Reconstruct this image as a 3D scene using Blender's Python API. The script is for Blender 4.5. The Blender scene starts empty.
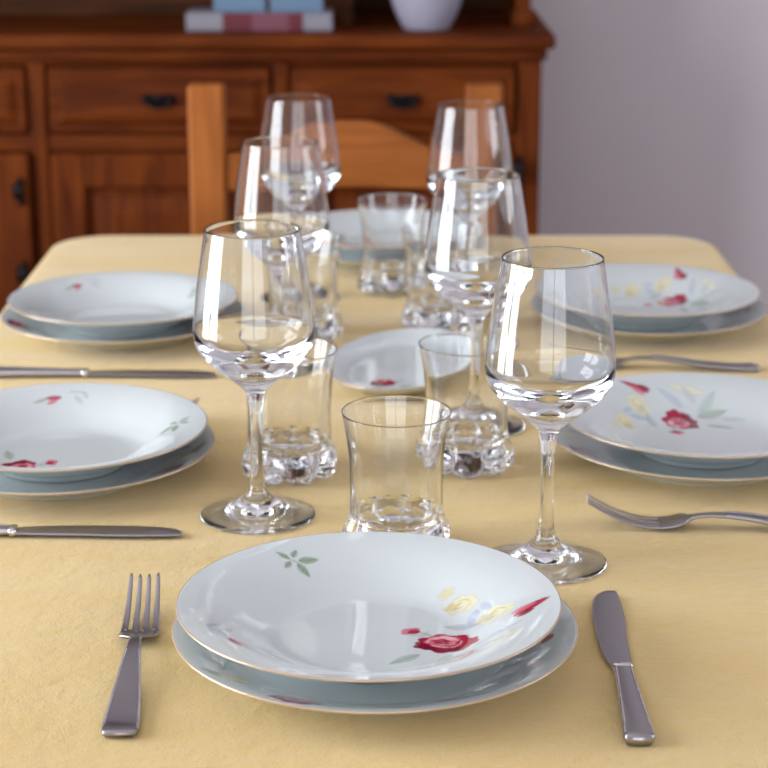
import bpy, bmesh, math, random
import numpy as np
from mathutils import Vector, Matrix

random.seed(4)
S = bpy.context.scene
COL = S.collection
PI = math.pi
TOP = 0.75                      # height of the cloth on the table

# ------------------------------------------------------------------ helpers
def link(name, me, mats, parent=None, loc=None):
    o = bpy.data.objects.new(name, me)
    COL.objects.link(o)
    for m in (mats if isinstance(mats, (list, tuple)) else [mats]):
        if m.name not in [x.name for x in me.materials if x]:
            me.materials.append(m)
    if parent is not None:
        o.parent = parent
    if loc is not None:
        o.location = loc
    return o

def from_bm(name, bm, mats, parent=None, loc=None, smooth=True, recalc=True):
    if recalc:
        bmesh.ops.recalc_face_normals(bm, faces=bm.faces)
    me = bpy.data.meshes.new(name)
    bm.to_mesh(me); bm.free()
    if smooth:
        me.polygons.foreach_set('use_smooth', [True] * len(me.polygons))
    return link(name, me, mats, parent, loc)

def bevel_mod(o, w, seg=2):
    b = o.modifiers.new('bevel', 'BEVEL'); b.width = w; b.segments = seg; b.limit_method = 'ANGLE'
    b.angle_limit = math.radians(35)
    b.harden_normals = False
    n = o.modifiers.new('wn', 'WEIGHTED_NORMAL'); n.keep_sharp = True
    return o

def thing(name, label, cat, loc=(0, 0, 0), rotz=0.0, group=None):
    o = bpy.data.objects.new(name, None); COL.objects.link(o)
    o.location = loc; o.rotation_euler = (0, 0, rotz); o.empty_display_size = .05
    return tag(o, label, cat, group)

def tag(o, label, cat, group=None):
    o['label'] = label; o['category'] = cat
    if group: o['group'] = group
    return o

def struct(o):
    o['kind'] = 'structure'
    return o

def dup(root, loc, rotz, label):
    r = root.copy(); COL.objects.link(r); r.location = loc; r.rotation_euler = (0, 0, rotz)
    r['label'] = label
    for ch in list(root.children):
        c = ch.copy(); COL.objects.link(c); c.parent = r
        for g in ch.children:
            d = g.copy(); COL.objects.link(d); d.parent = c
    return r

def add_box(bm, x0, x1, y0, y1, z0, z1):
    vs = [bm.verts.new((x, y, z)) for z in (z0, z1) for y in (y0, y1) for x in (x0, x1)]
    for f in ((0, 2, 3, 1), (4, 5, 7, 6), (0, 1, 5, 4), (1, 3, 7, 5), (3, 2, 6, 7), (2, 0, 4, 6)):
        bm.faces.new([vs[i] for i in f])

def box(name, dims, mat, parent=None, bevel=0.0, seg=2):
    bm = bmesh.new(); add_box(bm, *dims)
    o = from_bm(name, bm, mat, parent, smooth=False)
    if bevel:
        bevel_mod(o, bevel, seg)
        o.data.polygons.foreach_set('use_smooth', [True] * len(o.data.polygons))
    return o

def catmull(pts, n=8):
    pts = [np.array(p, float) for p in pts]
    P = [2 * pts[0] - pts[1]] + pts + [2 * pts[-1] - pts[-2]]
    out = []
    for i in range(1, len(P) - 2):
        p0, p1, p2, p3 = P[i - 1:i + 3]
        # centripetal parameters, no overshoot on uneven spacing
        t0 = 0; t1 = t0 + max(np.linalg.norm(p1 - p0), 1e-9) ** .5
        t2 = t1 + max(np.linalg.norm(p2 - p1), 1e-9) ** .5; t3 = t2 + max(np.linalg.norm(p3 - p2), 1e-9) ** .5
        for k in range(n):
            t = t1 + (t2 - t1) * k / n
            A1 = (t1 - t) / (t1 - t0) * p0 + (t - t0) / (t1 - t0) * p1
            A2 = (t2 - t) / (t2 - t1) * p1 + (t - t1) / (t2 - t1) * p2
            A3 = (t3 - t) / (t3 - t2) * p2 + (t - t2) / (t3 - t2) * p3
            B1 = (t2 - t) / (t2 - t0) * A1 + (t - t0) / (t2 - t0) * A2
            B2 = (t3 - t) / (t3 - t1) * A2 + (t - t1) / (t3 - t1) * A3
            out.append((t2 - t) / (t2 - t1) * B1 + (t - t1) / (t2 - t1) * B2)
    out.append(pts[-1])
    return [tuple(p) for p in out]

def lathe_mesh(name, prof, n=64, rfun=None):
    """revolve (r, z); the profile runs bottom axis > outside > rim > inside so faces look outward"""
    verts, faces, rows = [], [], []
    for i, (r, z) in enumerate(prof):
        if r < 1e-6:
            rows.append([len(verts)]); verts.append((0, 0, z)); continue
        row = []
        for j in range(n):
            a = 2 * PI * j / n
            rr, zz = (r, z) if rfun is None else rfun(r, z, a, i)
            row.append(len(verts)); verts.append((rr * math.cos(a), rr * math.sin(a), zz))
        rows.append(row)
    for a, b in zip(rows, rows[1:]):
        for j in range(n):
            k = (j + 1) % n
            if len(a) == 1 and len(b) == 1: continue
            if len(a) == 1: faces.append((a[0], b[k], b[j]))
            elif len(b) == 1: faces.append((a[j], a[k], b[0]))
            else: faces.append((a[j], a[k], b[k], b[j]))
    me = bpy.data.meshes.new(name)
    me.from_pydata(verts, [], faces); me.update()
    me.polygons.foreach_set('use_smooth', [True] * len(me.polygons))
    return me

# ------------------------------------------------------------------ materials
def new_mat(name):
    m = bpy.data.materials.new(name); m.use_nodes = True
    nt = m.node_tree; nt.nodes.clear()
    out = nt.nodes.new('ShaderNodeOutputMaterial')
    b = nt.nodes.new('ShaderNodeBsdfPrincipled')
    nt.links.new(b.outputs[0], out.inputs[0])
    return m, nt, b

def simple(name, col, rough=.5, metal=0.0, **kw):
    m, nt, b = new_mat(name)
    b.inputs['Base Color'].default_value = (*col, 1)
    b.inputs['Roughness'].default_value = rough
    b.inputs['Metallic'].default_value = metal
    for k, v in kw.items(): b.inputs[k].default_value = v
    return m

def node(nt, t, **kw):
    n = nt.nodes.new(t)
    for k, v in kw.items(): setattr(n, k, v)
    return n

def ramp(nt, stops):
    r = nt.nodes.new('ShaderNodeValToRGB')
    els = r.color_ramp.elements
    while len(els) < len(stops): els.new(.5)
    for e, (p, c) in zip(els, stops):
        e.position = p; e.color = (*c, 1)
    return r

def wood(name, scale, dark, mid, light, rough=.62, knots=True):
    """stained pine, grain running along the axis with the small scale value"""
    m, nt, b = new_mat(name)
    tc = node(nt, 'ShaderNodeTexCoord'); mp = node(nt, 'ShaderNodeMapping')
    mp.inputs['Scale'].default_value = scale
    nt.links.new(tc.outputs['Object'], mp.inputs[0])
    n1 = node(nt, 'ShaderNodeTexNoise'); n1.inputs['Scale'].default_value = 1.0
    n1.inputs['Detail'].default_value = 5; n1.inputs['Distortion'].default_value = 1.2
    nt.links.new(mp.outputs[0], n1.inputs['Vector'])
    r = ramp(nt, [(.3, dark), (.52, mid), (.75, light)])
    nt.links.new(n1.outputs['Fac'], r.inputs[0])
    n2 = node(nt, 'ShaderNodeTexNoise'); n2.inputs['Scale'].default_value = 5; n2.inputs['Detail'].default_value = 2
    nt.links.new(tc.outputs['Object'], n2.inputs['Vector'])
    r2 = ramp(nt, [(.3, (.65, .6, .55)), (.6, (1, 1, 1))])
    nt.links.new(n2.outputs['Fac'], r2.inputs[0])
    mx = node(nt, 'ShaderNodeMix', data_type='RGBA', blend_type='MULTIPLY'); mx.inputs['Factor'].default_value = .8
    nt.links.new(r.outputs[0], mx.inputs['A']); nt.links.new(r2.outputs[0], mx.inputs['B'])
    nt.links.new(mx.outputs['Result'], b.inputs['Base Color'])
    b.inputs['Roughness'].default_value = rough
    b.inputs['Specular IOR Level'].default_value = .12
    return m

D_, M_, L_ = (.070, .0115, .0012), (.130, .0265, .0022), (.180, .041, .0035)
M_wood_h = wood('stained_wood_horizontal', (4, 30, 42), D_, M_, L_)
M_wood_v = wood('stained_wood_vertical', (42, 30, 4), D_, M_, L_)
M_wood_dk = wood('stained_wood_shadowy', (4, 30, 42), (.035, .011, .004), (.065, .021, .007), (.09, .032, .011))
M_chair_v = wood('honey_wood_vertical', (50, 40, 5), (.26, .080, .017), (.33, .106, .024), (.39, .130, .032), rough=.45)
M_chair_h = wood('honey_wood_horizontal', (5, 40, 50), (.26, .080, .017), (.33, .106, .024), (.39, .130, .032), rough=.45)
M_iron = simple('dark_iron', (.012, .010, .012), .4, .8)
M_book_red = simple('crimson_cloth', (.11, .005, .016), .5)
M_book_pink = simple('dusty_pink', (.17, .045, .075), .5)
M_book_white = simple('off_white_cover', (.23, .22, .26), .45)
M_paper = simple('paper_pages', (.62, .58, .50), .8)
M_book_blue = simple('powder_blue_cover', (.11, .19, .29), .5)
M_vase = simple('white_glaze', (.36, .35, .45), .4)
M_rubber = simple('floor_grout', (.25, .22, .2), .8)

# porcelain with painted flowers
def porcelain():
    m, nt, b = new_mat('porcelain')
    at = node(nt, 'ShaderNodeVertexColor', layer_name='paint')
    mx = node(nt, 'ShaderNodeMix', data_type='RGBA')
    mx.inputs['A'].default_value = (.60, .645, .65, 1)
    nt.links.new(at.outputs['Alpha'], mx.inputs['Factor'])
    nt.links.new(at.outputs['Color'], mx.inputs['B'])
    nt.links.new(mx.outputs['Result'], b.inputs['Base Color'])
    b.inputs['Roughness'].default_value = .04
    b.inputs['IOR'].default_value = 1.52
    return m
M_porc = porcelain()
M_gilt = simple('gilt_edge', (.60, .47, .35), .25, .4)

def glass_mat():
    m, nt, b = new_mat('clear_glass')
    nt.nodes.remove(b)
    g = node(nt, 'ShaderNodeBsdfGlass'); g.inputs['IOR'].default_value = 1.5
    g.inputs['Roughness'].default_value = 0.0
    g.inputs['Color'].default_value = (.985, .99, .995, 1)
    out = [n for n in nt.nodes if n.type == 'OUTPUT_MATERIAL'][0]
    nt.links.new(g.outputs[0], out.inputs[0])
    return m
M_glass = glass_mat()

def steel():
    m, nt, b = new_mat('stainless_steel')
    tc = node(nt, 'ShaderNodeTexCoord')
    n = node(nt, 'ShaderNodeTexNoise'); n.inputs['Scale'].default_value = 60; n.inputs['Detail'].default_value = 3
    nt.links.new(tc.outputs['Object'], n.inputs['Vector'])
    r = ramp(nt, [(.3, (.29, .29, .29)), (.7, (.32, .32, .32))])
    nt.links.new(n.outputs['Fac'], r.inputs[0])
    nt.links.new(r.outputs[0], b.inputs['Roughness'])
    b.inputs['Base Color'].default_value = (.40, .375, .395, 1)
    b.inputs['Metallic'].default_value = 1
    return m
M_steel = steel()
M_steel_bright = simple('polished_steel', (.72, .71, .75), .15, 1)

def cloth_mat():
    m, nt, b = new_mat('yellow_table_linen')
    tc = node(nt, 'ShaderNodeTexCoord')
    n1 = node(nt, 'ShaderNodeTexNoise'); n1.inputs['Scale'].default_value = 9; n1.inputs['Detail'].default_value = 4
    nt.links.new(tc.outputs['Object'], n1.inputs['Vector'])
    r = ramp(nt, [(.3, (.67, .465, .170)), (.7, (.72, .515, .205))])
    nt.links.new(n1.outputs['Fac'], r.inputs[0])
    nt.links.new(r.outputs[0], b.inputs['Base Color'])
    b.inputs['Roughness'].default_value = .75
    b.inputs['Specular IOR Level'].default_value = .25
    b.inputs['Sheen Weight'].default_value = .55
    b.inputs['Sheen Roughness'].default_value = .4
    b.inputs['Sheen Tint'].default_value = (1, .96, .86, 1)
    # crinkled weave
    n2 = node(nt, 'ShaderNodeTexNoise'); n2.inputs['Scale'].default_value = 620; n2.inputs['Detail'].default_value = 4
    n2.inputs['Roughness'].default_value = .65
    n3 = node(nt, 'ShaderNodeTexNoise'); n3.inputs['Scale'].default_value = 90; n3.inputs['Detail'].default_value = 3
    mp = node(nt, 'ShaderNodeMapping'); mp.inputs['Scale'].default_value = (.35, 1.0, 1.0)
    n4 = node(nt, 'ShaderNodeTexNoise'); n4.inputs['Scale'].default_value = 9; n4.inputs['Detail'].default_value = 1.5
    nt.links.new(tc.outputs['Object'], n2.inputs['Vector'])
    nt.links.new(tc.outputs['Object'], n3.inputs['Vector'])
    nt.links.new(tc.outputs['Object'], mp.inputs[0]); nt.links.new(mp.outputs[0], n4.inputs['Vector'])
    def scaled(nn, v):
        k = node(nt, 'ShaderNodeMath', operation='MULTIPLY'); k.inputs[1].default_value = v
        nt.links.new(nn.outputs['Fac'], k.inputs[0]); return k
    a = node(nt, 'ShaderNodeMath', operation='ADD'); c = node(nt, 'ShaderNodeMath', operation='ADD')
    k2, k3, k4 = scaled(n2, .00075), scaled(n3, .0019), scaled(n4, .013)
    nt.links.new(k2.outputs[0], a.inputs[0]); nt.links.new(k3.outputs[0], a.inputs[1])
    nt.links.new(a.outputs[0], c.inputs[0]); nt.links.new(k4.outputs[0], c.inputs[1])
    bp = node(nt, 'ShaderNodeBump'); bp.inputs['Strength'].default_value = 1; bp.inputs['Distance'].default_value = 1
    nt.links.new(c.outputs[0], bp.inputs['Height']); nt.links.new(bp.outputs[0], b.inputs['Normal'])
    return m
M_cloth = cloth_mat()

def wall_mat(name, col, rough=.85):
    m, nt, b = new_mat(name)
    tc = node(nt, 'ShaderNodeTexCoord')
    n1 = node(nt, 'ShaderNodeTexNoise'); n1.inputs['Scale'].default_value = 1.4; n1.inputs['Detail'].default_value = 3
    nt.links.new(tc.outputs['Object'], n1.inputs['Vector'])
    r = ramp(nt, [(.3, tuple(c * .94 for c in col)), (.7, col)])
    nt.links.new(n1.outputs['Fac'], r.inputs[0]); nt.links.new(r.outputs[0], b.inputs['Base Color'])
    n2 = node(nt, 'ShaderNodeTexNoise'); n2.inputs['Scale'].default_value = 140
    nt.links.new(tc.outputs['Object'], n2.inputs['Vector'])
    bp = node(nt, 'ShaderNodeBump'); bp.inputs['Strength'].default_value = .15; bp.inputs['Distance'].default_value = .01
    nt.links.new(n2.outputs['Fac'], bp.inputs['Height']); nt.links.new(bp.outputs[0], b.inputs['Normal'])
    b.inputs['Roughness'].default_value = rough
    return m
M_wall = wall_mat('lavender_grey_plaster', (.64, .60, .645))
M_ceil = wall_mat('ceiling_plaster', (.74, .73, .76))
M_frame = simple('white_window_paint', (.6, .6, .6), .4)

def floor_mat():
    m, nt, b = new_mat('terracotta_tiles')
    tc = node(nt, 'ShaderNodeTexCoord')
    br = node(nt, 'ShaderNodeTexBrick'); br.offset = 0
    br.inputs['Scale'].default_value = 3.0
    br.inputs['Color1'].default_value = (.22, .12, .075, 1); br.inputs['Color2'].default_value = (.26, .145, .09, 1)
    br.inputs['Mortar'].default_value = (.2, .17, .15, 1); br.inputs['Mortar Size'].default_value = .012
    br.inputs['Brick Width'].default_value = 1; br.inputs['Row Height'].default_value = 1
    nt.links.new(tc.outputs['Object'], br.inputs['Vector'])
    nt.links.new(br.outputs['Color'], b.inputs['Base Color'])
    b.inputs['Roughness'].default_value = .35
    return m
M_floor = floor_mat()

# ------------------------------------------------------------------ room
RX0, RX1, RY0, RY1, RZ = -2.2, 2.4, -2.3, 3.86, 2.6
T = .14

def wall_with_hole(name, axis, pos, a0, a1, hole, outward):
    """a wall across 'axis' at pos, spanning a0..a1, with a rectangular opening (h0,h1,z0,z1)"""
    bm = bmesh.new()
    p0, p1 = (pos, pos + outward * T) if outward > 0 else (pos - T, pos)
    h0, h1, z0, z1 = hole
    for (u0, u1, w0, w1) in ((a0, h0, 0, RZ), (h1, a1, 0, RZ), (h0, h1, 0, z0), (h0, h1, z1, RZ)):
        if w1 - w0 < 1e-4: continue
        if axis == 'x': add_box(bm, p0, p1, u0, u1, w0, w1)
        else: add_box(bm, u0, u1, p0, p1, w0, w1)
    return struct(from_bm(name, bm, M_wall, smooth=False))

struct(box('floor', (RX0 - T, RX1 + T, RY0 - T, RY1 + T, -.1, 0), M_floor))
struct(box('ceiling', (RX0 - T, RX1 + T, RY0 - T, RY1 + T, RZ, RZ + .1), M_ceil))
struct(box('wall_back', (RX0 - T, RX1 + T, RY1, RY1 + T, 0, RZ), M_wall))
WL = (.45, 2.05, .35, 2.25)          # left window opening: y0, y1, z0, z1
WR = (-1.5, 1.7, .45, 2.3)          # window behind the camera: x0, x1, z0, z1
WS = (.9, 2.0, .95, 2.2)           # right window: y0, y1, z0, z1
wall_with_hole('wall_right', 'x', RX1, RY0, RY1, WS, 1)
wall_with_hole('wall_left', 'x', RX0, RY0, RY1, WL, -1)
wall_with_hole('wall_front', 'y', RY0, RX0 - T, RX1 + T, WR, -1)

def window(name, axis, pos, hole):
    h0, h1, z0, z1 = hole
    bm = bmesh.new(); w = .06
    mid = (h0 + h1) / 2
    bars = [(h0, h0 + w, z0, z1), (h1 - w, h1, z0, z1), (h0 + w, h1 - w, z0, z0 + w), (h0 + w, h1 - w, z1 - w, z1),
            (mid - .06, mid + .06, z0 + w, z1 - w)]
    for (u0, u1, a, b_) in bars:
        if axis == 'x': add_box(bm, pos - .05, pos, u0, u1, a, b_)
        else: add_box(bm, u0, u1, pos - .05, pos, a, b_)
    o = from_bm(name, bm, M_frame, smooth=False)
    return struct(o)
window('window_1', 'x', RX0 - .04, WL)
window('window_2', 'y', RY0 - .04, WR)
window('window_3', 'x', RX1 + .09, WS)

def area(name, loc, rot, sx, sy, radiance, col):
    d = bpy.data.lights.new(name, 'AREA'); d.shape = 'RECTANGLE'; d.size = sx; d.size_y = sy
    d.energy = radiance * PI * sx * sy; d.color = col
    o = bpy.data.objects.new(name, d); COL.objects.link(o); o.location = loc; o.rotation_euler = rot
    return o
L1, L2, L3 = 18.0, 3.6, 6.5
area('daylight_right_window', (RX1 + .16, (WS[0] + WS[1]) / 2, (WS[2] + WS[3]) / 2), (0, PI / 2, 0),
     WS[3] - WS[2], WS[1] - WS[0], L3, (.93, .97, 1.0))
area('daylight_left_window', (RX0 - .16, (WL[0] + WL[1]) / 2, (WL[2] + WL[3]) / 2), (0, -PI / 2, 0),
     WL[3] - WL[2], WL[1] - WL[0], L1, (.93, .97, 1.0))
area('daylight_rear_window', ((WR[0] + WR[1]) / 2, RY0 - .16, (WR[2] + WR[3]) / 2), (PI / 2, 0, 0),
     WR[1] - WR[0], WR[3] - WR[2], L2, (.93, .97, 1.0))

w = bpy.data.worlds.new('outdoor_sky'); S.world = w; w.use_nodes = True
w.node_tree.nodes['Background'].inputs[0].default_value = (.75, .85, 1, 1)
w.node_tree.nodes['Background'].inputs[1].default_value = 1.0

# ------------------------------------------------------------------ table and cloth
TX, TY0, TY1 = .405, .83, 2.368
def rounded_rect(x0, x1, y0, y1, r, n=10):
    pts = []
    for (cx, cy, a0) in ((x1 - r, y0 + r, -PI / 2), (x1 - r, y1 - r, 0), (x0 + r, y1 - r, PI / 2), (x0 + r, y0 + r, PI)):
        for k in range(n + 1):
            a = a0 + PI / 2 * k / n
            pts.append((cx + r * math.cos(a), cy + r * math.sin(a)))
    # even spacing along straight sides
    out = []
    for i, p in enumerate(pts):
        q = pts[(i + 1) % len(pts)]
        L = math.hypot(q[0] - p[0], q[1] - p[1]); k = max(1, int(L / .02))
        for t in range(k): out.append((p[0] + (q[0] - p[0]) * t / k, p[1] + (q[1] - p[1]) * t / k))
    return out

def tablecloth():
    bm = bmesh.new()
    base = rounded_rect(-TX, TX, TY0, TY1, .07)
    N = len(base)
    nrm = []
    for i in range(N):
        a, b = base[i - 1], base[(i + 1) % N]
        t = Vector((b[0] - a[0], b[1] - a[1])).normalized(); nrm.append(Vector((t.y, -t.x)))
    rings = []
    prof = [(-.03, 0), (-.012, 0), (-.007, -.0006), (-.003, -.0025), (-.0005, -.006), (0.001, -.011)]
    prof += [(.002 + .012 * k / 10, -.02 - .024 * k) for k in range(11)]
    for (off, dz) in prof:
        row = []
        f = max(0, (-dz - .02) / .24)
        for i, (p, n) in enumerate(zip(base, nrm)):
            s = i / N * 2 * PI
            wob = f * (.014 * math.sin(s * 23) + .008 * math.sin(s * 41 + 1))
            row.append(bm.verts.new((p[0] + n.x * (off + wob), p[1] + n.y * (off + wob), TOP + dz)))
        rings.append(row)
    bm.faces.new(rings[0])
    for a, b in zip(rings, rings[1:]):
        for i in range(N):
            j = (i + 1) % N
            bm.faces.new((a[i], b[i], b[j], a[j]))
    o = from_bm('tablecloth', bm, M_cloth)
    sd = o.modifiers.new('thick', 'SOLIDIFY'); sd.thickness = .0014; sd.offset = -1
    return tag(o, 'pale yellow linen tablecloth covering the dining table', 'tablecloth')
tablecloth()

tbl = thing('dining_table', 'wooden dining table hidden under the yellow tablecloth', 'table', (0, (TY0 + TY1) / 2, 0))
hy = (TY1 - TY0) / 2
bm = bmesh.new(); rr = rounded_rect(-TX + .006, TX - .006, -hy + .006, hy - .006, .066)
rows = []
for (k, z) in ((0, TOP - .032), (0, TOP - .012), (.003, TOP - .005), (.010, TOP - .0022)):
    rows.append([bm.verts.new((x * (1 - k / TX), y * (1 - k / hy), z)) for x, y in rr])
for a, b in zip(rows, rows[1:]):
    for i in range(len(rr)): bm.faces.new((a[i], a[(i + 1) % len(rr)], b[(i + 1) % len(rr)], b[i]))
bm.faces.new(rows[0]); bm.faces.new(rows[-1])
from_bm('table_top', bm, M_chair_h, tbl, smooth=False)
box('apron', (-TX + .05, TX - .05, -hy + .05, hy - .05, TOP - .12, TOP - .034), M_chair_h, tbl, .003)
for sx in (-1, 1):
    for sy in (-1, 1):
        bm = bmesh.new()
        cx, cy = sx * (TX - .075), sy * (hy - .075)
        lv = []
        for z, h in ((TOP - .125, .032), (TOP - .25, .03), (0, .022)):
            lv.append([bm.verts.new((cx + dx * h, cy + dy * h, z)) for dx, dy in ((-1, -1), (1, -1), (1, 1), (-1, 1))])
        for a, b in zip(lv, lv[1:]):
            for i in range(4): bm.faces.new((a[i], a[(i + 1) % 4], b[(i + 1) % 4], b[i]))
        bm.faces.new(lv[0]); bm.faces.new(lv[-1])
        bevel_mod(from_bm('leg', bm, M_chair_v, tbl, smooth=False), .003)

# ------------------------------------------------------------------ flower painting on the plates (plan coordinates, mm)
class Paint:
    def __init__(self, x, y, rot):
        c, s = math.cos(rot), math.sin(rot)
        self.u = (x * c + y * s) * 1000; self.v = (-x * s + y * c) * 1000
        self.rgb = np.zeros((len(x), 3)); self.a = np.zeros(len(x))
    def lay(self, m, col, al=1.0):
        m = np.clip(m, 0, 1) * al
        na = m + self.a * (1 - m)
        k = np.where(na > 1e-6, m / np.maximum(na, 1e-6), 0)[:, None]
        self.rgb = self.rgb * (1 - k) + np.array(col) * k
        self.a = na
    def loc(self, cx, cy, ang):
        c, s = math.cos(ang), math.sin(ang)
        du, dv = self.u - cx, self.v - cy
        return du * c + dv * s, -du * s + dv * c
    def ell(self, cx, cy, a, b, ang, col, al=1.0, wav=0.0, k=5, ph=0, soft=.9):
        p, q = self.loc(cx, cy, math.radians(ang))
        r = np.hypot(p / a, q / b)
        th = np.arctan2(q / b, p / a)
        R = 1 + wav * np.sin(k * th + ph)
        self.lay((R - r) * min(a, b) / soft + .5, col, al)
    def leaf(self, x0, y0, x1, y1, wd, col, al=1.0, vein=None):
        L = math.hypot(x1 - x0, y1 - y0); ang = math.atan2(y1 - y0, x1 - x0)
        p, q = self.loc(x0, y0, ang)
        t = np.clip(p / L, 0, 1)
        h = wd / 2 * np.sin(PI * t ** .8) ** .8
        inside = np.minimum(h - np.abs(q), np.minimum(p, L - p))
        self.lay(inside / .9 + .5, col, al)
        if vein is not None:
            self.lay(np.minimum(.35 - np.abs(q), np.minimum(p, L - p)) / .7 + .5, vein, al * .8)
    def stroke(self, pts, wd, col, al=1.0):
        for (x0, y0), (x1, y1) in zip(pts, pts[1:]):
            L = math.hypot(x1 - x0, y1 - y0); p, q = self.loc(x0, y0, math.atan2(y1 - y0, x1 - x0))
            t = np.clip(p, 0, L); d = np.hypot(p - t, q)
            self.lay((wd / 2 - d) / .8 + .5, col, al)

RED, RED_D, PINK, PINKL = (.36, .012, .045), (.20, .004, .025), (.62, .16, .22), (.82, .48, .50)
YEL, YELP, YELD = (.66, .58, .26), (.74, .70, .48), (.42, .33, .10)
GRN, GRND, GRY, BLU = (.24, .34, .22), (.12, .20, .12), (.42, .46, .50), (.36, .42, .56)
def rose(P, cx, cy, s, ang, sq=1.0):
    def at(dx, dy):
        c, n = math.cos(math.radians(ang)), math.sin(math.radians(ang))
        return cx + (dx * c - dy * n) * s, cy + (dx * n + dy * c) * s
    P.ell(*at(0, 0), 17 * s, 13.5 * s * sq, ang, RED, 1, .09, 7, 1.0)
    P.ell(*at(12, -2), 8 * s, 7 * s, ang + 30, RED, 1, .10, 5)
    P.ell(*at(-12, -4), 7 * s, 6 * s, ang, RED_D, .9, .12, 5, 2)
    P.ell(*at(2, -9), 12 * s, 4.5 * s, ang - 6, RED_D, .8, .1, 6)
    P.ell(*at(-3, 4), 10 * s, 8 * s, ang + 10, PINK, .95, .12, 6, .4)
    P.ell(*at(-2, 6), 6.5 * s, 4.5 * s, ang + 20, PINKL, .8, .1, 5, 1)
    P.ell(*at(-3, 3), 5.5 * s, 4 * s, ang, RED, .95, .12, 5)
    P.ell(*at(-2, 3.6), 2.6 * s, 1.7 * s, ang + 20, RED_D, .9)
    for (a0, r) in ((20, 9), (120, 9.5), (220, 9), (300, 11)):
        pts = [at(-2 + r * math.cos(math.radians(a0 + k * 14)), 2 + r * .8 * math.sin(math.radians(a0 + k * 14))) for k in range(6)]
        P.stroke(pts, 1.0 * s, PINKL, .75)
def yellow_rose(P, cx, cy, s, ang, pale=False):
    c1 = YELP if pale else YEL
    P.ell(cx, cy, 10 * s, 8.5 * s, ang, c1, .55, .16, 5, .5)
    P.ell(cx + 5 * s, cy - 2 * s, 6 * s, 5.5 * s, ang + 40, YELP, .8, .16, 5)
    P.ell(cx - 5 * s, cy + 1 * s, 4.6 * s, 4.4 * s, ang, (.62, .56, .30) if pale else (.58, .45, .15), .6, .18, 4, 1)
    P.ell(cx + 1 * s, cy + 4.5 * s, 4.5 * s, 3.2 * s, ang, YELP, .8, .15, 5, 2)
    for (a0, r, c) in ((10, 6, YELD), (150, 5, GRY), (260, 7, GRY), (60, 3, YELD), (200, 3, YELD)):
        pts = [(cx + r * s * math.cos(math.radians(a0 + k * 18)), cy + r * .8 * s * math.sin(math.radians(a0 + k * 18))) for k in range(6)]
        P.stroke(pts, .8 * s, c, .5)
def sprig(P, k=1.0):
    P.stroke([(-57, 79), (-48, 77), (-44, 75)], .9, GRN, .8)
    P.leaf(-45.5, 78, -33, 82, 6.0 * k, GRN, .9, GRND)
    P.leaf(-46, 75, -38, 67, 5.4 * k, GRN, .9, GRND)
    P.leaf(-51, 78.5, -60, 83, 3.6 * k, GRN, .9, GRND)
    P.leaf(-50.5, 75.5, -53.5, 69, 4.2 * k, GRN, .85, GRND)
    P.leaf(-49.5, 80, -47.5, 88, 4.4 * k, GRN, .85, GRND)
def small_bud(P):
    P.leaf(-80, -45, -72, -57, 5.5, RED, .9); P.leaf(-76, -47, -67, -52, 4.5, PINK, .9)
    P.leaf(-74, -54, -62, -62, 3.4, GRN, .7); P.stroke([(-90, -42), (-93, -32), (-88, -26)], 2.2, GRY, .8)
    P.leaf(-86, -36, -80, -26, 4, GRY, .7)

def paint_soup(x, y):
    P = Paint(x, y, 0)
    P.leaf(46, 12, 68, 6, 8, GRY, .75, (.3, .33, .4))
    P.leaf(66, 24, 60, 8, 6, BLU, .6); P.leaf(69, 28, 74, 16, 5, BLU, .5)
    P.leaf(30, -28, 12, -42, 8, GRN, .55, GRND); P.leaf(48, -32, 40, -56, 11, GRN, .5, GRND)
    P.leaf(48, -34, 64, -60, 10, (.40, .50, .46), .55, GRN); P.leaf(36, -46, 18, -60, 6, GRY, .55)
    P.leaf(62, -28, 90, -20, 7, BLU, .45); P.leaf(66, -52, 90, -30, 7, YELP, .8)
    P.leaf(62, -40, 84, -40, 6, GRY, .5)
    P.leaf(36, 6, 30, -6, 4, GRY, .6)
    rose(P, 46, -13, 1.0, -8)
    # bud towards the middle
    P.ell(25, 6, 6.5, 4.5, 30, PINK, .95, .1, 4); P.ell(27, 5, 4, 3.2, 30, RED, .9)
    P.stroke([(31, 4), (38, -1)], 1.3, GRN, .8); P.leaf(22, 1, 34, -1, 3.5, GRY, .7)
    yellow_rose(P, 56, 35, .95, 10); yellow_rose(P, 76, 8, 1.05, 10, True)
    P.ell(48, 50, 5, 4, 20, YEL, .7, .1, 5)
    P.leaf(86, -9, 109, 6, 7.5, RED, 1, PINK); P.leaf(85, -4, 100, 2, 6, PINK, .8); P.leaf(88, -12, 99, -6, 5, RED_D, .9)
    sprig(P); small_bud(P)
    return P

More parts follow.
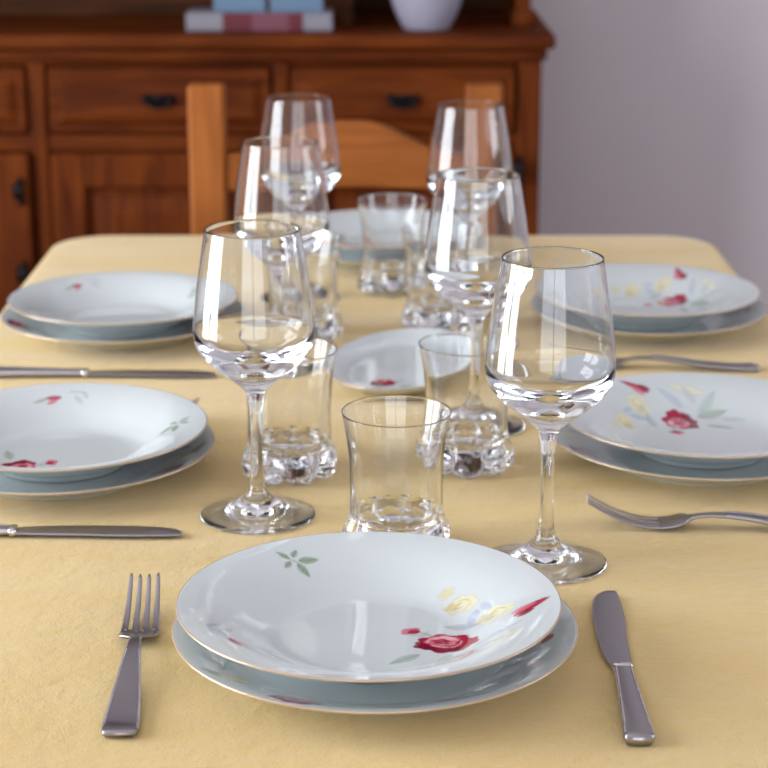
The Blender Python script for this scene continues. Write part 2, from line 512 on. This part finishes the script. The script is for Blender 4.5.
def paint_dinner(x, y):
    P = Paint(x, y, 0)
    def arc(r, a): return r * math.cos(math.radians(a)), r * math.sin(math.radians(a))
    for (a, d, col, wd) in ((-20, 14, GRN, 9), (-34, -13, (.38, .50, .48), 9), (22, 12, GRN, 8), (34, -12, BLU, 6), (48, 10, GRY, 6), (-52, 8, GRN, 7)):
        q = arc(103, a); e = arc(103 + d, a + (14 if a > 0 else -14)); P.leaf(*q, *e, wd, col, .7, GRND)
    rose(P, *arc(106, 0), .8, 95)
    yellow_rose(P, *arc(101, 24), .8, 20); yellow_rose(P, *arc(103, -26), .9, 60, True)
    P.leaf(*arc(97, 42), *arc(108, 52), 7, RED, 1, PINK)
    for a in (120, 236):
        P.leaf(*arc(108, a), *arc(100, a + 7), 6, GRN, .9, GRND); P.leaf(*arc(108, a), *arc(110, a + 8), 6, GRN, .9, GRND)
        P.leaf(*arc(106, a - 9), *arc(100, a - 15), 6, RED, .9); P.stroke([arc(105, a - 2), arc(104, a - 8)], 1.2, GRY, .8)
    return P

def paint_oval(x, y):
    P = Paint(x, y, 0)
    rose(P, -14, -50, .9, 10, .9); P.ell(-2, -50, 9, 8, 0, RED, .9, .1, 5)
    P.leaf(16, -60, 32, -52, 6, GRN, .7, GRND); P.leaf(-10, -60, -22, -50, 6, GRN, .7, GRND); P.leaf(6, -50, 12, -36, 6, GRY, .7)
    P.leaf(0, -76, -14, -84, 5, GRY, .6); yellow_rose(P, 20, -74, .5, 0)
    return P

def plate_mesh(name, prof, n_top, i_top, rim_r, painter, n=540, yscale=1.0):
    me = lathe_mesh(name, prof, n)
    co = np.empty(len(me.vertices) * 3); me.vertices.foreach_get('co', co); co = co.reshape(-1, 3)
    P = painter(co[:, 0], co[:, 1])
    # only the upper face is painted: vertices whose ring index >= i_top
    idx = np.zeros(len(co), bool); idx[1 + (i_top - 1) * n:] = True
    alpha = np.where(idx, P.a, 0)
    at = me.color_attributes.new('paint', 'FLOAT_COLOR', 'POINT')
    data = np.concatenate([P.rgb, alpha[:, None]], 1).astype(np.float32).ravel()
    at.data.foreach_set('color', data)
    me.materials.append(M_porc); me.materials.append(M_gilt)
    mi = []
    for p in me.polygons:
        c = p.center; mi.append(1 if (math.hypot(c.x, c.y) > rim_r - .0009) else 0)
    me.polygons.foreach_set('material_index', mi)
    if yscale != 1.0:
        co[:, 0] *= yscale
        me.vertices.foreach_set('co', co.ravel()); me.update()
    return me

def dense(prof, step):
    out = []
    for (r0, z0), (r1, z1) in zip(prof, prof[1:]):
        L = math.hypot(r1 - r0, z1 - z0); k = max(1, int(L / step))
        for t in range(k): out.append((r0 + (r1 - r0) * t / k, z0 + (z1 - z0) * t / k))
    out.append(prof[-1]); return out

# soup plate: deep well, wide sloping rim; z from the table
SZ = .0082                    # foot stands in the well of the dinner plate
under = [(0, .0118), (.046, .0116), (.0485, SZ), (.0515, SZ), (.0545, .0125), (.066, .0170), (.078, .0235), (.091, .0304), (.1035, .0345), (.1135, .0372)]
rim = [(.1147, .0380), (.1150, .0387), (.1147, .0393), (.1140, .0394)]
upper = [(.104, .0375), (.092, .0338), (.080, .0282), (.069, .0218), (.0605, .0178), (.054, .0163), (.045, .0158), (.02, .0157), (0, .0157)]
top_ = dense(catmull(rim[-1:] + upper, 6), .0008)
pu = catmull(under, 4) + rim[:-1]
soup_me = plate_mesh('soup_plate', pu + top_, 0, len(pu), .115, paint_soup)

under = [(0, .0022), (.066, .0022), (.0685, .0003), (.0725, .0003), (.0755, .0032), (.086, .0072), (.100, .0132), (.112, .0178), (.1200, .0211)]
rim = [(.1212, .0219), (.1215, .0225), (.1212, .0231), (.1205, .0232)]
upper = [(.112, .0208), (.100, .0163), (.088, .0112), (.080, .0084), (.073, .0075), (.06, .0074), (.03, .0074), (0, .0074)]
top_ = dense(catmull(rim[-1:] + upper, 6), .0010)
pu = catmull(under, 4) + rim[:-1]
dinner_me = plate_mesh('dinner_plate', pu + top_, 0, len(pu), .1215, paint_dinner)

under = [(0, .0022), (.072, .0022), (.074, .0003), (.078, .0003), (.082, .0026), (.093, .0060), (.102, .0100), (.1085, .0138)]
rim = [(.1097, .0148), (.110, .0154), (.1097, .0160), (.109, .0161)]
upper = [(.103, .0128), (.093, .0088), (.083, .0062), (.074, .0052), (.05, .0048), (0, .0048)]
top_ = dense(catmull(rim[-1:] + upper, 6), .0010)
pu = catmull(under, 4) + rim[:-1]
oval_me = plate_mesh('oval_dish', pu + top_, 0, len(pu), .110, paint_oval, 420, .62)

R = math.radians
PLACES = [  # soup x, y, dinner x, y, soup rot, dinner rot, where
    (-.0091, 1.0880, -.0052, 1.0890, 0, 246, 'at the nearest place, between upright fork and knife'),
    (.2546, 1.4779, .2535, 1.4800, 118, 205, 'on the right, behind the tilted fork'),
    (-.2535, 1.4462, -.2550, 1.4480, -111, -32, 'on the left, behind the nearer sideways knife'),
    (.2640, 1.9076, .2655, 1.9060, 62, 250, 'at the far right table corner'),
    (-.2615, 1.8764, -.2610, 1.8760, -85, 200, 'at the far left table corner'),
    (.0020, 2.2150, .0010, 2.2160, 190, 20, 'at the table head, before the chair'),
]
for i, (sx, sy, dx, dy, sr, dr, where) in enumerate(PLACES):
    o = bpy.data.objects.new('dinner_plate', dinner_me); COL.objects.link(o)
    o.location = (dx, dy, TOP); o.rotation_euler = (0, 0, R(dr))
    o.scale = [1.012 if i == 0 else (.985 if i == 4 else 1.0)] * 3; tag(o, 'floral dinner plate beneath the soup plate ' + where, 'plate', 'flat dinner plates')
    o = bpy.data.objects.new('soup_plate', soup_me); COL.objects.link(o)
    o.location = (sx, sy, TOP); o.rotation_euler = (0, 0, R(sr))
    o.scale = [1.012 if i == 0 else (.975 if i == 4 else 1.0)] * 3; tag(o, 'white rose-painted soup plate ' + where, 'plate', 'deep soup plates')
o = bpy.data.objects.new('oval_dish', oval_me); COL.objects.link(o)
o.location = (.019, 1.728, TOP); o.rotation_euler = (0, 0, R(-14))
tag(o, 'small white oval dish with a red rose in the middle of the table', 'dish')

# ------------------------------------------------------------------ wine glasses
def wine_glass(loc, label):
    root = thing('wine_glass', label, 'wine glass', loc, 0, 'empty wine glasses')
    foot = [(0, .0046), (.015, .0039), (.030, .0018), (.0392, .0003), (.0412, .0002), (.0424, .0009), (.0421, .0018), (.0395, .0030), (.032, .0056), (.022, .0090), (.0142, .0125), (.0092, .0168), (.0064, .0222), (.0051, .0300)]
    fo = catmull(foot, 5)
    link('foot', lathe_mesh('foot', fo, 96), M_glass, root)
    stem = [(.0051, .030), (.0045, .042), (.0041, .060), (.0044, .078), (.0054, .0895)]
    link('stem', lathe_mesh('stem', catmull(stem, 5), 48 * 2), M_glass, root)
    outer = [(.0054, .0895), (.0076, .0958), (.0125, .1010), (.0205, .1075), (.0300, .1154), (.0385, .1245), (.0430, .1325), (.0441, .1400), (.0437, .1480), (.0424, .1600), (.0400, .1780), (.0370, .1960), (.0340, .2140)]
    lip = [(.0339, .2148), (.0338, .2152), (.0336, .2154), (.0334, .2155), (.0332, .2154), (.0330, .2152), (.0329, .2148)]
    inner = [(.03295, .2140), (.0359, .1960), (.0389, .1780), (.0413, .1600), (.0426, .1480), (.0428, .1410), (.0405, .1345), (.0335, .1272), (.0250, .1212), (.0160, .1168), (.0085, .1146), (.0040, .1140), (0, .1139)]
    link('bowl', lathe_mesh('bowl', catmull(outer, 5) + lip + catmull(inner, 5), 96), M_glass, root)
    return root

WG = [(-.0931, 1.3444, 'empty wine glass nearest of the left column, its whole foot in view'),
      (.1114, 1.2497, 'largest empty wine glass, standing at the right behind the nearest soup plate'),
      (-.0935, 1.7350, 'middle wine glass of the left column, partly behind the nearest one'),
      (.0770, 1.5660, 'middle wine glass of the right column, beside the oval dish'),
      (-.0900, 2.0300, 'empty wine glass at the far end of the left column, before the chair rail'),
      (.0880, 1.9770, 'empty wine glass at the far end of the right column, before the right chair post')]
g0 = None
for x, y, lab in WG:
    if g0 is None: g0 = wine_glass((x, y, TOP), lab)
    else: dup(g0, (x, y, TOP), random.uniform(0, 6), lab)

# ------------------------------------------------------------------ tumblers with a thick scalloped base
def tumbler(loc, rot, label):
    root = thing('water_tumbler', label, 'tumbler', loc, rot, 'glass water tumblers')
    NL = 8
    def lobed(r, z, a, i):
        if z > .0284: return r, z
        k = (abs(math.cos(a * NL / 2))) ** .8
        env = math.sin(PI * min(1, max(0, z / .0284))) ** .7 if z > 0 else 0
        dz = (1 - k) * .004 if z < .006 and r > .012 else 0
        return r * (1 - .10 * (1 - k) * min(1, r / .03)) + .0016 * env * k * min(1, r / .03), z + dz
    outb = [(0, .0030), (.012, .0028), (.0235, .0006), (.0300, .0002), (.0345, .0014), (.0366, .0042), (.0370, .0092), (.0366, .0148), (.0353, .0204), (.0337, .0246), (.0328, .0285)]
    link('base', lathe_mesh('base', catmull(outb, 4), 160, lobed), M_glass, root)
    out = [(.0328, .0285), (.0324, .0380), (.0324, .0540), (.0332, .0700), (.0350, .0850), (.0376, .0985)]
    lip = [(.0380, .1004), (.0381, .1009), (.0380, .1013), (.0377, .1015), (.0373, .1013), (.0371, .1009)]
    inn = [(.0370, .1000), (.0340, .0850), (.0317, .0700), (.0305, .0540), (.0302, .0400), (.0300, .0290), (.0288, .0238), (.0255, .0205), (.016, .0191), (0, .0189)]
    link('wall', lathe_mesh('wall', catmull(out, 5) + lip + catmull(inn, 5), 160), M_glass, root)
    return root
TU = [(.0086, 1.2762, 10, 'clear glass tumbler directly behind the nearest soup plate'),
      (.0650, 1.4580, 0, 'clear glass tumbler behind the closest wine glass, in front of the oval dish'),
      (-.0738, 1.4410, 20, 'clear glass tumbler partly behind the stem of the left front wine glass'),
      (-.0790, 1.8600, 5, 'clear glass tumbler in the left column, between the second and last wine glasses'),
      (.0555, 1.9020, 14, 'clear glass tumbler behind the oval dish, seen through the second right wine glass'),
      (.0090, 2.0580, 0, 'clear glass tumbler in front of the plates at the head of the table')]
t0 = None
for x, y, r, lab in TU:
    if t0 is None: t0 = tumbler((x, y, TOP), R(r), lab)
    else: dup(t0, (x, y, TOP), R(r), lab)

# ------------------------------------------------------------------ cutlery (local +y runs from handle end to tip)
def sweep(name, rows, mats, parent, hole=False):
    """rows: list of (y, x_left, x_right, z_centre, thickness, crown) -> closed flat bar with soft edges"""
    bm = bmesh.new(); R_ = []
    for (y, xl, xr, z, th, crown) in rows:
        w = xr - xl; e = min(w * .22, .0016)
        pts = [(xl, z), (xl + e * .35, z + th * .38), (xl + e, z + th * .5), ((xl + xr) / 2, z + th * .5 + crown), (xr - e, z + th * .5), (xr - e * .35, z + th * .38),
               (xr, z), (xr - e, z - th * .5), ((xl + xr) / 2, z - th * .5 + crown * .5), (xl + e, z - th * .5)]
        R_.append([bm.verts.new((p[0], y, p[1])) for p in pts])
    for a, b in zip(R_, R_[1:]):
        k = len(a)
        for i in range(k): bm.faces.new((a[i], a[(i + 1) % k], b[(i + 1) % k], b[i]))
    bm.faces.new(R_[0]); bm.faces.new(R_[-1])
    return from_bm(name, bm, mats, parent)

def interp(tab, y):
    for (a, b) in zip(tab, tab[1:]):
        if a[0] <= y <= b[0]:
            t = (y - a[0]) / (b[0] - a[0]); t = t * t * (3 - 2 * t) if len(a) > 2 else t
            return a[1] + (b[1] - a[1]) * t
    return tab[-1][1] if y > tab[-1][0] else tab[0][1]

def smooth_tab(tab, n=10):
    return [tuple(p) for p in catmull(tab, n)]

FZ = smooth_tab([(0, .0030), (.02, .0028), (.05, .0050), (.085, .0095), (.108, .0098), (.122, .0066), (.135, .0030), (.150, .0030), (.170, .0088), (.190, .0200)])
FW = smooth_tab([(0, .0085), (.004, .0098), (.012, .0100), (.04, .0086), (.08, .0057), (.108, .0040), (.1175, .0042), (.1205, .0070), (.1235, .0108), (.130, .0118), (.140, .0116)])
def fork(loc, rot, label):
    root = thing('dinner_fork', label, 'fork', loc, rot, 'steel forks'); root.scale = (1.06, 1.045, 1)
    fz = lambda y: interp(FZ, y)
    fw = lambda y: interp(FW, y)
    ys = [.119 * k / 40 for k in range(41)]
    h = sweep('handle', [(y, -fw(y), fw(y), fz(y), .0026 if y > .01 else .0034, .0) for y in ys], M_steel, root)
    # raised bright border line of the handle
    bm = bmesh.new()
    for s in (-1, 1):
        pr = None
        for y in [.004 + .09 * k / 24 for k in range(25)]:
            xo, xi = s * (fw(y) - .0002), s * (fw(y) - .0018)
            z = fz(y) + .0013
            cur = [bm.verts.new((xo, y, z - .0004)), bm.verts.new(((xo + xi) / 2, y, z + .0008)), bm.verts.new((xi, y, z - .0003))]
            if pr:
                bm.faces.new((pr[0], pr[1], cur[1], cur[0])); bm.faces.new((pr[1], pr[2], cur[2], cur[1]))
            pr = cur
    from_bm('border', bm, M_steel_bright, h)
    ys = [.1185 + (.140 - .1185) * k / 16 for k in range(17)]
    hd = sweep('head', [(y, -fw(y), fw(y), fz(y), .0022, -.0010 * min(1, (y - .1185) / .012)) for y in ys], M_steel, root)
    for c in (-.0091, -.00303, .00303, .0091):
        rows = []
        for k in range(19):
            t = k / 18; y = .138 + .052 * t
            hw = .00225 * (1 - .45 * t) if k < 18 else .0006
            cx = c * (1 - .10 * t) 
            rows.append((y, cx - hw, cx + hw, fz(y) - .001 * (1 - abs(c) / .0091) * 1.0, .0020 * (1 - .45 * t), 0))
        sweep('tine', rows, M_steel, hd)
    return root
# handle ends: rotation about z such that local +y points at the tip
def aim(p, q): return math.atan2(-(q[0] - p[0]), q[1] - p[1])
FK = [((-.1475, .9800), (-.1560, 1.1790), 'steel dinner fork lying left of the nearest plates, tines pointing away'),
      ((.3450, 1.3080), (.1535, 1.3250), 'steel dinner fork lying before the nearer right plates, tines towards the wine glass'),
      ((.3493, 1.7390), (.1590, 1.7520), 'blurred steel dinner fork between the two right side place settings'),
      ((-.3560, 1.5850), (-.1640, 1.5740), 'steel fork mostly hidden behind the nearer left plates, tine tips showing')]
f0 = None
for a, b, lab in FK:
    if f0 is None: f0 = fork((*a, TOP), aim(a, b), lab)
    else: dup(f0, (*a, TOP), aim(a, b), lab)

KL = smooth_tab([(0, -.0066), (.003, -.0077), (.02, -.0072), (.06, -.0059), (.090, -.0050), (.098, -.0052)])
KR = smooth_tab([(0, .0066), (.003, .0077), (.02, .0072), (.06, .0059), (.090, .0050), (.098, .0052)])
BL = smooth_tab([(.098, -.0052), (.104, -.0072), (.125, -.0098), (.160, -.0105), (.185, -.0100), (.205, -.0078), (.214, -.0048), (.2195, -.0006)])
BR = smooth_tab([(.098, .0052), (.110, .0058), (.140, .0064), (.175, .0080), (.200, .0078), (.214, .0072), (.2195, .0068)])
def knife(loc, rot, label):
    root = thing('table_knife', label, 'knife', loc, rot, 'steel knives'); root.scale = (1.13, 1.0, 1)
    ys = [.0975 * k / 40 for k in range(41)]
    h = sweep('handle', [(y, interp(KL, y), interp(KR, y), .0040 - .0006 * (y / .0975), .0070 - .0018 * y / .0975 if .002 < y else .0050, .0) for y in ys], M_steel, root)
    bm = bmesh.new()
    for tab in (KL, KR):
        pr = None; s = -1 if tab is KL else 1
        for y in [.003 + .092 * k / 24 for k in range(25)]:
            xo, xi = interp(tab, y) - s * .0001, interp(tab, y) - s * .0019
            z = .0040 - .0006 * (y / .0975) + (.0070 - .0018 * y / .0975) / 2
            cur = [bm.verts.new((xo, y, z - .0012)), bm.verts.new(((xo + xi) / 2, y, z + .0008)), bm.verts.new((xi, y, z - .0004))]
            if pr:
                bm.faces.new((pr[0], pr[1], cur[1], cur[0])); bm.faces.new((pr[1], pr[2], cur[2], cur[1]))
            pr = cur
    from_bm('border', bm, M_steel_bright, h)
    sweep('bolster', [(.0955, -.0052, .0052, .0034, .0062, 0), (.0972, -.0057, .0057, .0034, .0068, 0), (.0995, -.0057, .0057, .0034, .0066, 0), (.101, -.0054, .0054, .0034, .0052, 0)], M_steel_bright, root)
    ys = [.0995 + (.2195 - .0995) * k / 48 for k in range(49)]
    sweep('blade', [(y, interp(BL, y), interp(BR, y), .0030, .0022 - .0008 * (y - .0995) / .12, 0) for y in ys], M_steel, root)
    return root
KN = [((.1410, .9700), (.1460, 1.1960), 'steel table knife lying right of the nearest plates, rounded tip pointing away'),
      ((-.3640, 1.3030), (-.1440, 1.3015), 'steel table knife lying before the nearer left plates, tip pointing right'),
      ((-.3740, 1.7180), (-.1545, 1.7170), 'blurred steel table knife between the two left side place settings')]
k0 = None
for a, b, lab in KN:
    if k0 is None: k0 = knife((*a, TOP), aim(a, b), lab)
    else: dup(k0, (*a, TOP), aim(a, b), lab)

# ------------------------------------------------------------------ chair at the head of the table
ch = thing('dining_chair', 'honey-coloured wooden dining chair with curved top rail behind the table head', 'chair', (-.049, 2.46, 0))
for s in (-1, 1):
    x0, x1 = sorted((s * .200, s * .153))
    box('back_post', (x0, x1, -.014, .022, 0, .924), M_chair_v, ch, .006, 3)
    box('front_leg', (x0, x1, -.37, -.328, 0, .43), M_chair_v, ch, .004)
    box('side_stretcher', (x0 + .012, x1 - .012, -.327, -.015, .2, .235), M_chair_h, ch, .003)
def rail(z_lo, z_hi_side, z_hi_mid, name):
    bm = bmesh.new(); pr = None; n = 40
    for k in range(n + 1):
        x = -.153 + .306 * k / n; t = x / .153
        a = .5 + .5 * math.cos(PI * min(1, max(0, (abs(t) - .12) / .80)))
        zt = z_hi_side + (z_hi_mid - z_hi_side) * a
        zb = z_lo + .004 * (1 - t * t)
        yb = .010 * (1 - t * t)
        cur = [bm.verts.new((x, y + yb, z)) for y, z in ((-.009, zb), (.013, zb), (.013, zt), (-.009, zt))]
        if pr:
            for i in range(4): bm.faces.new((pr[i], pr[(i + 1) % 4], cur[(i + 1) % 4], cur[i]))
        else: bm.faces.new(cur)
        pr = cur
    bm.faces.new(pr)
    o = from_bm(name, bm, M_chair_h, ch, smooth=False); bevel_mod(o, .004); o.data.polygons.foreach_set('use_smooth', [True] * len(o.data.polygons))
rail(.787, .836, .8765, 'top_rail')
rail(.58, .625, .635, 'lower_rail')
box('seat', (-.20, .20, -.385, -.016, .432, .455), M_chair_h, ch, .01, 3)
box('seat_rail', (-.155, .155, -.36, -.335, .37, .430), M_chair_h, ch, .003)
box('stretcher', (-.152, .152, -.008, .012, .25, .285), M_chair_h, ch, .003)

# ------------------------------------------------------------------ sideboard
X0, X1, YF, YB = -1.065, .2755, 3.40, 3.84
sb = thing('sideboard', 'orange-brown stained wooden sideboard with drawers and panelled doors against the wall', 'sideboard', ((X0 + X1) / 2, YF, 0))
OX, OY = (X0 + X1) / 2, YF
def sbox(name, x0, x1, y0, y1, z0, z1, mat, parent=sb, bevel=.003):
    return box(name, (x0 - OX, x1 - OX, y0 - OY, y1 - OY, z0, z1), mat, parent, bevel)
sbox('carcass', X0, X1, YF + .012, YB, .06, .866, M_wood_v)
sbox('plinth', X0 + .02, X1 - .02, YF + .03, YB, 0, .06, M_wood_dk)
sbox('worktop', X0 - .03, X1 + .02, YF - .045, YB + .01, .868, .894, M_wood_h, sb, .007)
sbox('cornice_moulding', X0 - .012, X1 + .008, YF - .02, YF + .011, .846, .868, M_wood_h, sb, .006)
for (a, b) in ((X0, X0 + .045), (-.622, -.592), (-.194, -.166), (.234, X1)):
    sbox('upright', a, b, YF - .004, YF + .012, .06, .846, M_wood_v, sb, .004)
sbox('rail', X0 + .045, .234, YF, YF + .012, .686, .716, M_wood_h)
sbox('rail', X0 + .045, .234, YF, YF + .012, .836, .846, M_wood_h)
BAYS = [(X0 + .05, -.626), (-.588, -.198), (-.162, .230)]
def frame_front(name, x0, x1, z0, z1, st, mat_h, mat_v, parent):
    """framed door: stiles and rails around a raised panel"""
    d = sbox(name, x0, x1, YF - .006, YF + .010, z0, z1, mat_v, parent, .002)
    bm = bmesh.new()
    for (a, b, c, e) in ((x0, x0 + st, z0, z1), (x1 - st, x1, z0, z1), (x0 + st, x1 - st, z0, z0 + st), (x0 + st, x1 - st, z1 - st, z1)):
        add_box(bm, a - OX, b - OX, -.022, -.0062, c, e)
    bevel_mod(from_bm('door_frame', bm, mat_v, d, smooth=False), .004)
    bm = bmesh.new()
    lv = []
    for (k, y) in ((.014, -.0065), (.016, -.010), (.045, -.019), (.047, -.021)):
        a, b, c, e = x0 + st + k - OX, x1 - st - k - OX, z0 + st + k, z1 - st - k
        lv.append([bm.verts.new((px, y, pz)) for px, pz in ((a, c), (b, c), (b, e), (a, e))])
    for p, q in zip(lv, lv[1:]):
        for i in range(4): bm.faces.new((p[i], p[(i + 1) % 4], q[(i + 1) % 4], q[i]))
    bm.faces.new(lv[-1])
    from_bm('raised_panel', bm, mat_v, d, smooth=False)
    return d
def pull(x, z, parent):
    bm = bmesh.new()
    for s in (-1, 1):
        bmesh.ops.create_cone(bm, cap_ends=True, segments=14, radius1=.009, radius2=.006, depth=.014,
                              matrix=Matrix.Translation((x - OX + s * .020, -.027, z)) @ Matrix.Rotation(PI / 2, 4, 'X'))
    # back plate and hanging bail
    n = 16
    for k in range(n):
        a0, a1 = PI + PI * k / n, PI + PI * (k + 1) / n
        p = Vector((x - OX + .020 * math.cos(a0), -.034, z + .010 * math.sin(a0))); q = Vector((x - OX + .020 * math.cos(a1), -.034, z + .010 * math.sin(a1)))
        mm = Matrix.Translation((p + q) / 2) @ (q - p).to_track_quat('Z', 'Y').to_matrix().to_4x4()
        bmesh.ops.create_cone(bm, cap_ends=True, segments=8, radius1=.0042, radius2=.0042, depth=(q - p).length * 1.15, matrix=mm)
    add_box(bm, x - OX - .028, x - OX + .028, -.0245, -.021, z - .007, z + .009)
    from_bm('handle', bm, M_iron, parent)
def hinge(x, z, parent):
    bm = bmesh.new()
    bmesh.ops.create_cone(bm, cap_ends=True, segments=14, radius1=.0055, radius2=.0055, depth=.036, matrix=Matrix.Translation((x - OX, -.028, z)))
    bmesh.ops.create_uvsphere(bm, u_segments=12, v_segments=8, radius=.0062, matrix=Matrix.Translation((x - OX, -.028, z + .019)))
    bmesh.ops.create_uvsphere(bm, u_segments=12, v_segments=8, radius=.0062, matrix=Matrix.Translation((x - OX, -.028, z - .019)))
    add_box(bm, x - OX - .014, x - OX + .004, -.026, -.0222, z - .013, z + .013)
    from_bm('hinge', bm, M_iron, parent)
for i, (a, b) in enumerate(BAYS):
    d = sbox('drawer', a, b, YF - .012, YF + .010, .718, .834, M_wood_h, sb, .007)
    bm = bmesh.new(); lv = []
    for (k, y) in ((.016, -.0118), (.020, -.0155), (.030, -.021), (.032, -.0215)):
        lv.append([bm.verts.new((px, y, pz)) for px, pz in ((a + k - OX, .718 + k), (b - k - OX, .718 + k), (b - k - OX, .834 - k), (a + k - OX, .834 - k))])
    for p, q in zip(lv, lv[1:]):
        for j in range(4): bm.faces.new((p[j], p[(j + 1) % 4], q[(j + 1) % 4], q[j]))
    bm.faces.new(lv[-1])
    from_bm('drawer_panel', bm, M_wood_h, d, smooth=False)
    pull((a + b) / 2 if i else -.82, .779, d)
    dd = frame_front('door', a, b, .085, .684, .060, M_wood_h, M_wood_v, sb)
    if i == 0: hinge(b - .016, .618, dd); hinge(b - .016, .468, dd); hinge(b - .016, .16, dd)
    if i == 1: hinge(a + .010, .20, dd)
    if i == 2: hinge(b + .010, .655, dd); hinge(b + .010, .16, dd)

# hutch standing on the worktop (only its foot is in the picture)
hu = thing('hutch', 'dark wooden hutch with open niche standing on the sideboard top', 'hutch', (OX, 3.60, .8945))
def hbox(name, x0, x1, y0, y1, z0, z1, mat, bevel=.003):
    return box(name, (x0 - OX, x1 - OX, y0 - 3.60, y1 - 3.60, z0, z1), mat, hu, bevel)
HX = .262
hbox('side_panel', HX - .028, HX, 3.50, 3.83, 0, 1.0, M_wood_v)
hbox('side_panel', X0, X0 + .028, 3.50, 3.83, 0, 1.0, M_wood_v)
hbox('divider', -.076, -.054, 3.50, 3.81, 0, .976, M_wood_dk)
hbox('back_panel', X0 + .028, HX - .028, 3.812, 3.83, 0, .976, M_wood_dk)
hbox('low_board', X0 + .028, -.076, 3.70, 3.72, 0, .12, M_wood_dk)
hbox('shelf', X0 + .028, -.076, 3.55, 3.811, .36, .38, M_wood_h)
hbox('shelf', -.054, HX - .028, 3.55, 3.811, .36, .38, M_wood_h)
hbox('top_board', X0 + .0, HX, 3.50, 3.83, 1.0005, 1.03, M_wood_h)
hbox('foot_moulding', HX - .034, HX + .010, 3.486, 3.499, 0, .028, M_wood_v)

# books and pot on the worktop
def book(name, x0, x1, y0, y1, z0, z1, cover, label, bands=None):
    t = thing(name, label, 'book', ((x0 + x1) / 2, (y0 + y1) / 2, z0), 0, 'books on the sideboard')
    w, d, h = (x1 - x0) / 2, (y1 - y0) / 2, z1 - z0; c = .0028
    bm = bmesh.new()
    add_box(bm, -w, w, -d, d, 0, c); add_box(bm, -w, w, -d, d, h - c, h); add_box(bm, -w, w, -d, -d + c, c, h - c)
    bevel_mod(from_bm('cover', bm, cover, t, smooth=False), .001)
    bm = bmesh.new(); add_box(bm, -w + .004, w - .004, -d + c, d - .004, c, h - c)
    from_bm('pages', bm, M_paper, t, smooth=False)
    for (a, b, m) in bands or ():
        bm = bmesh.new(); add_box(bm, -w + 2 * w * a, -w + 2 * w * b, -d - .0008, -d, .0005, h - .0005)
        from_bm('spine_band', bm, m, t, smooth=False)
    return t
WT = .8945
book('book', -.344, -.090, 3.405, 3.496, WT, WT + .032, M_book_white, 'white and crimson book lying flat on the sideboard under two blue ones',
     [(.25, .45, M_book_red), (.45, .70, M_book_pink), (.70, .80, M_book_red)])
book('book', -.296, -.206, 3.412, 3.492, WT + .0322, WT + .062, M_book_blue, 'blue book lying left on top of the white and crimson book')
book('book', -.198, -.106, 3.412, 3.492, WT + .0322, WT + .062, M_book_blue, 'blue book lying right on top of the white and crimson book')

pot = [(0, .004), (.030, .004), (.034, 0), (.039, 0), (.042, .004), (.053, .025), (.065, .060), (.073, .10), (.076, .13), (.0755, .132), (.073, .13), (.069, .098), (.060, .056), (.048, .023), (.038, .010), (0, .010)]
o = link('pot', lathe_mesh('pot', catmull(pot, 4), 64), M_vase, None, (.075, 3.45, WT))
tag(o, 'white tapered ceramic pot standing on the right end of the sideboard', 'pot')

# ------------------------------------------------------------------ camera
cam = bpy.data.cameras.new('camera'); co = bpy.data.objects.new('camera', cam); COL.objects.link(co)
co.location = (0, 0, TOP + .4892)
co.rotation_euler = (PI / 2 - .2812, 0, 0)
cam.sensor_width = 36; cam.lens = 1934.5 / 768 * 36
cam.clip_start = .05
cam.dof.use_dof = True; cam.dof.focus_distance = 1.20; cam.dof.aperture_fstop = 11.0
S.camera = co
S.view_settings.view_transform = 'Standard'; S.view_settings.look = 'None'
S.view_settings.exposure = -0.36; S.view_settings.gamma = 1; S.view_settings.use_curve_mapping = False
cy = S.cycles
cy.max_bounces = 32; cy.transmission_bounces = 32; cy.glossy_bounces = 8; cy.diffuse_bounces = 6; cy.transparent_max_bounces = 16
cy.caustics_refractive = True; cy.caustics_reflective = False; cy.blur_glossy = .3
cy.sample_clamp_indirect = 12; cy.sample_clamp_direct = 0
cy.use_denoising = True
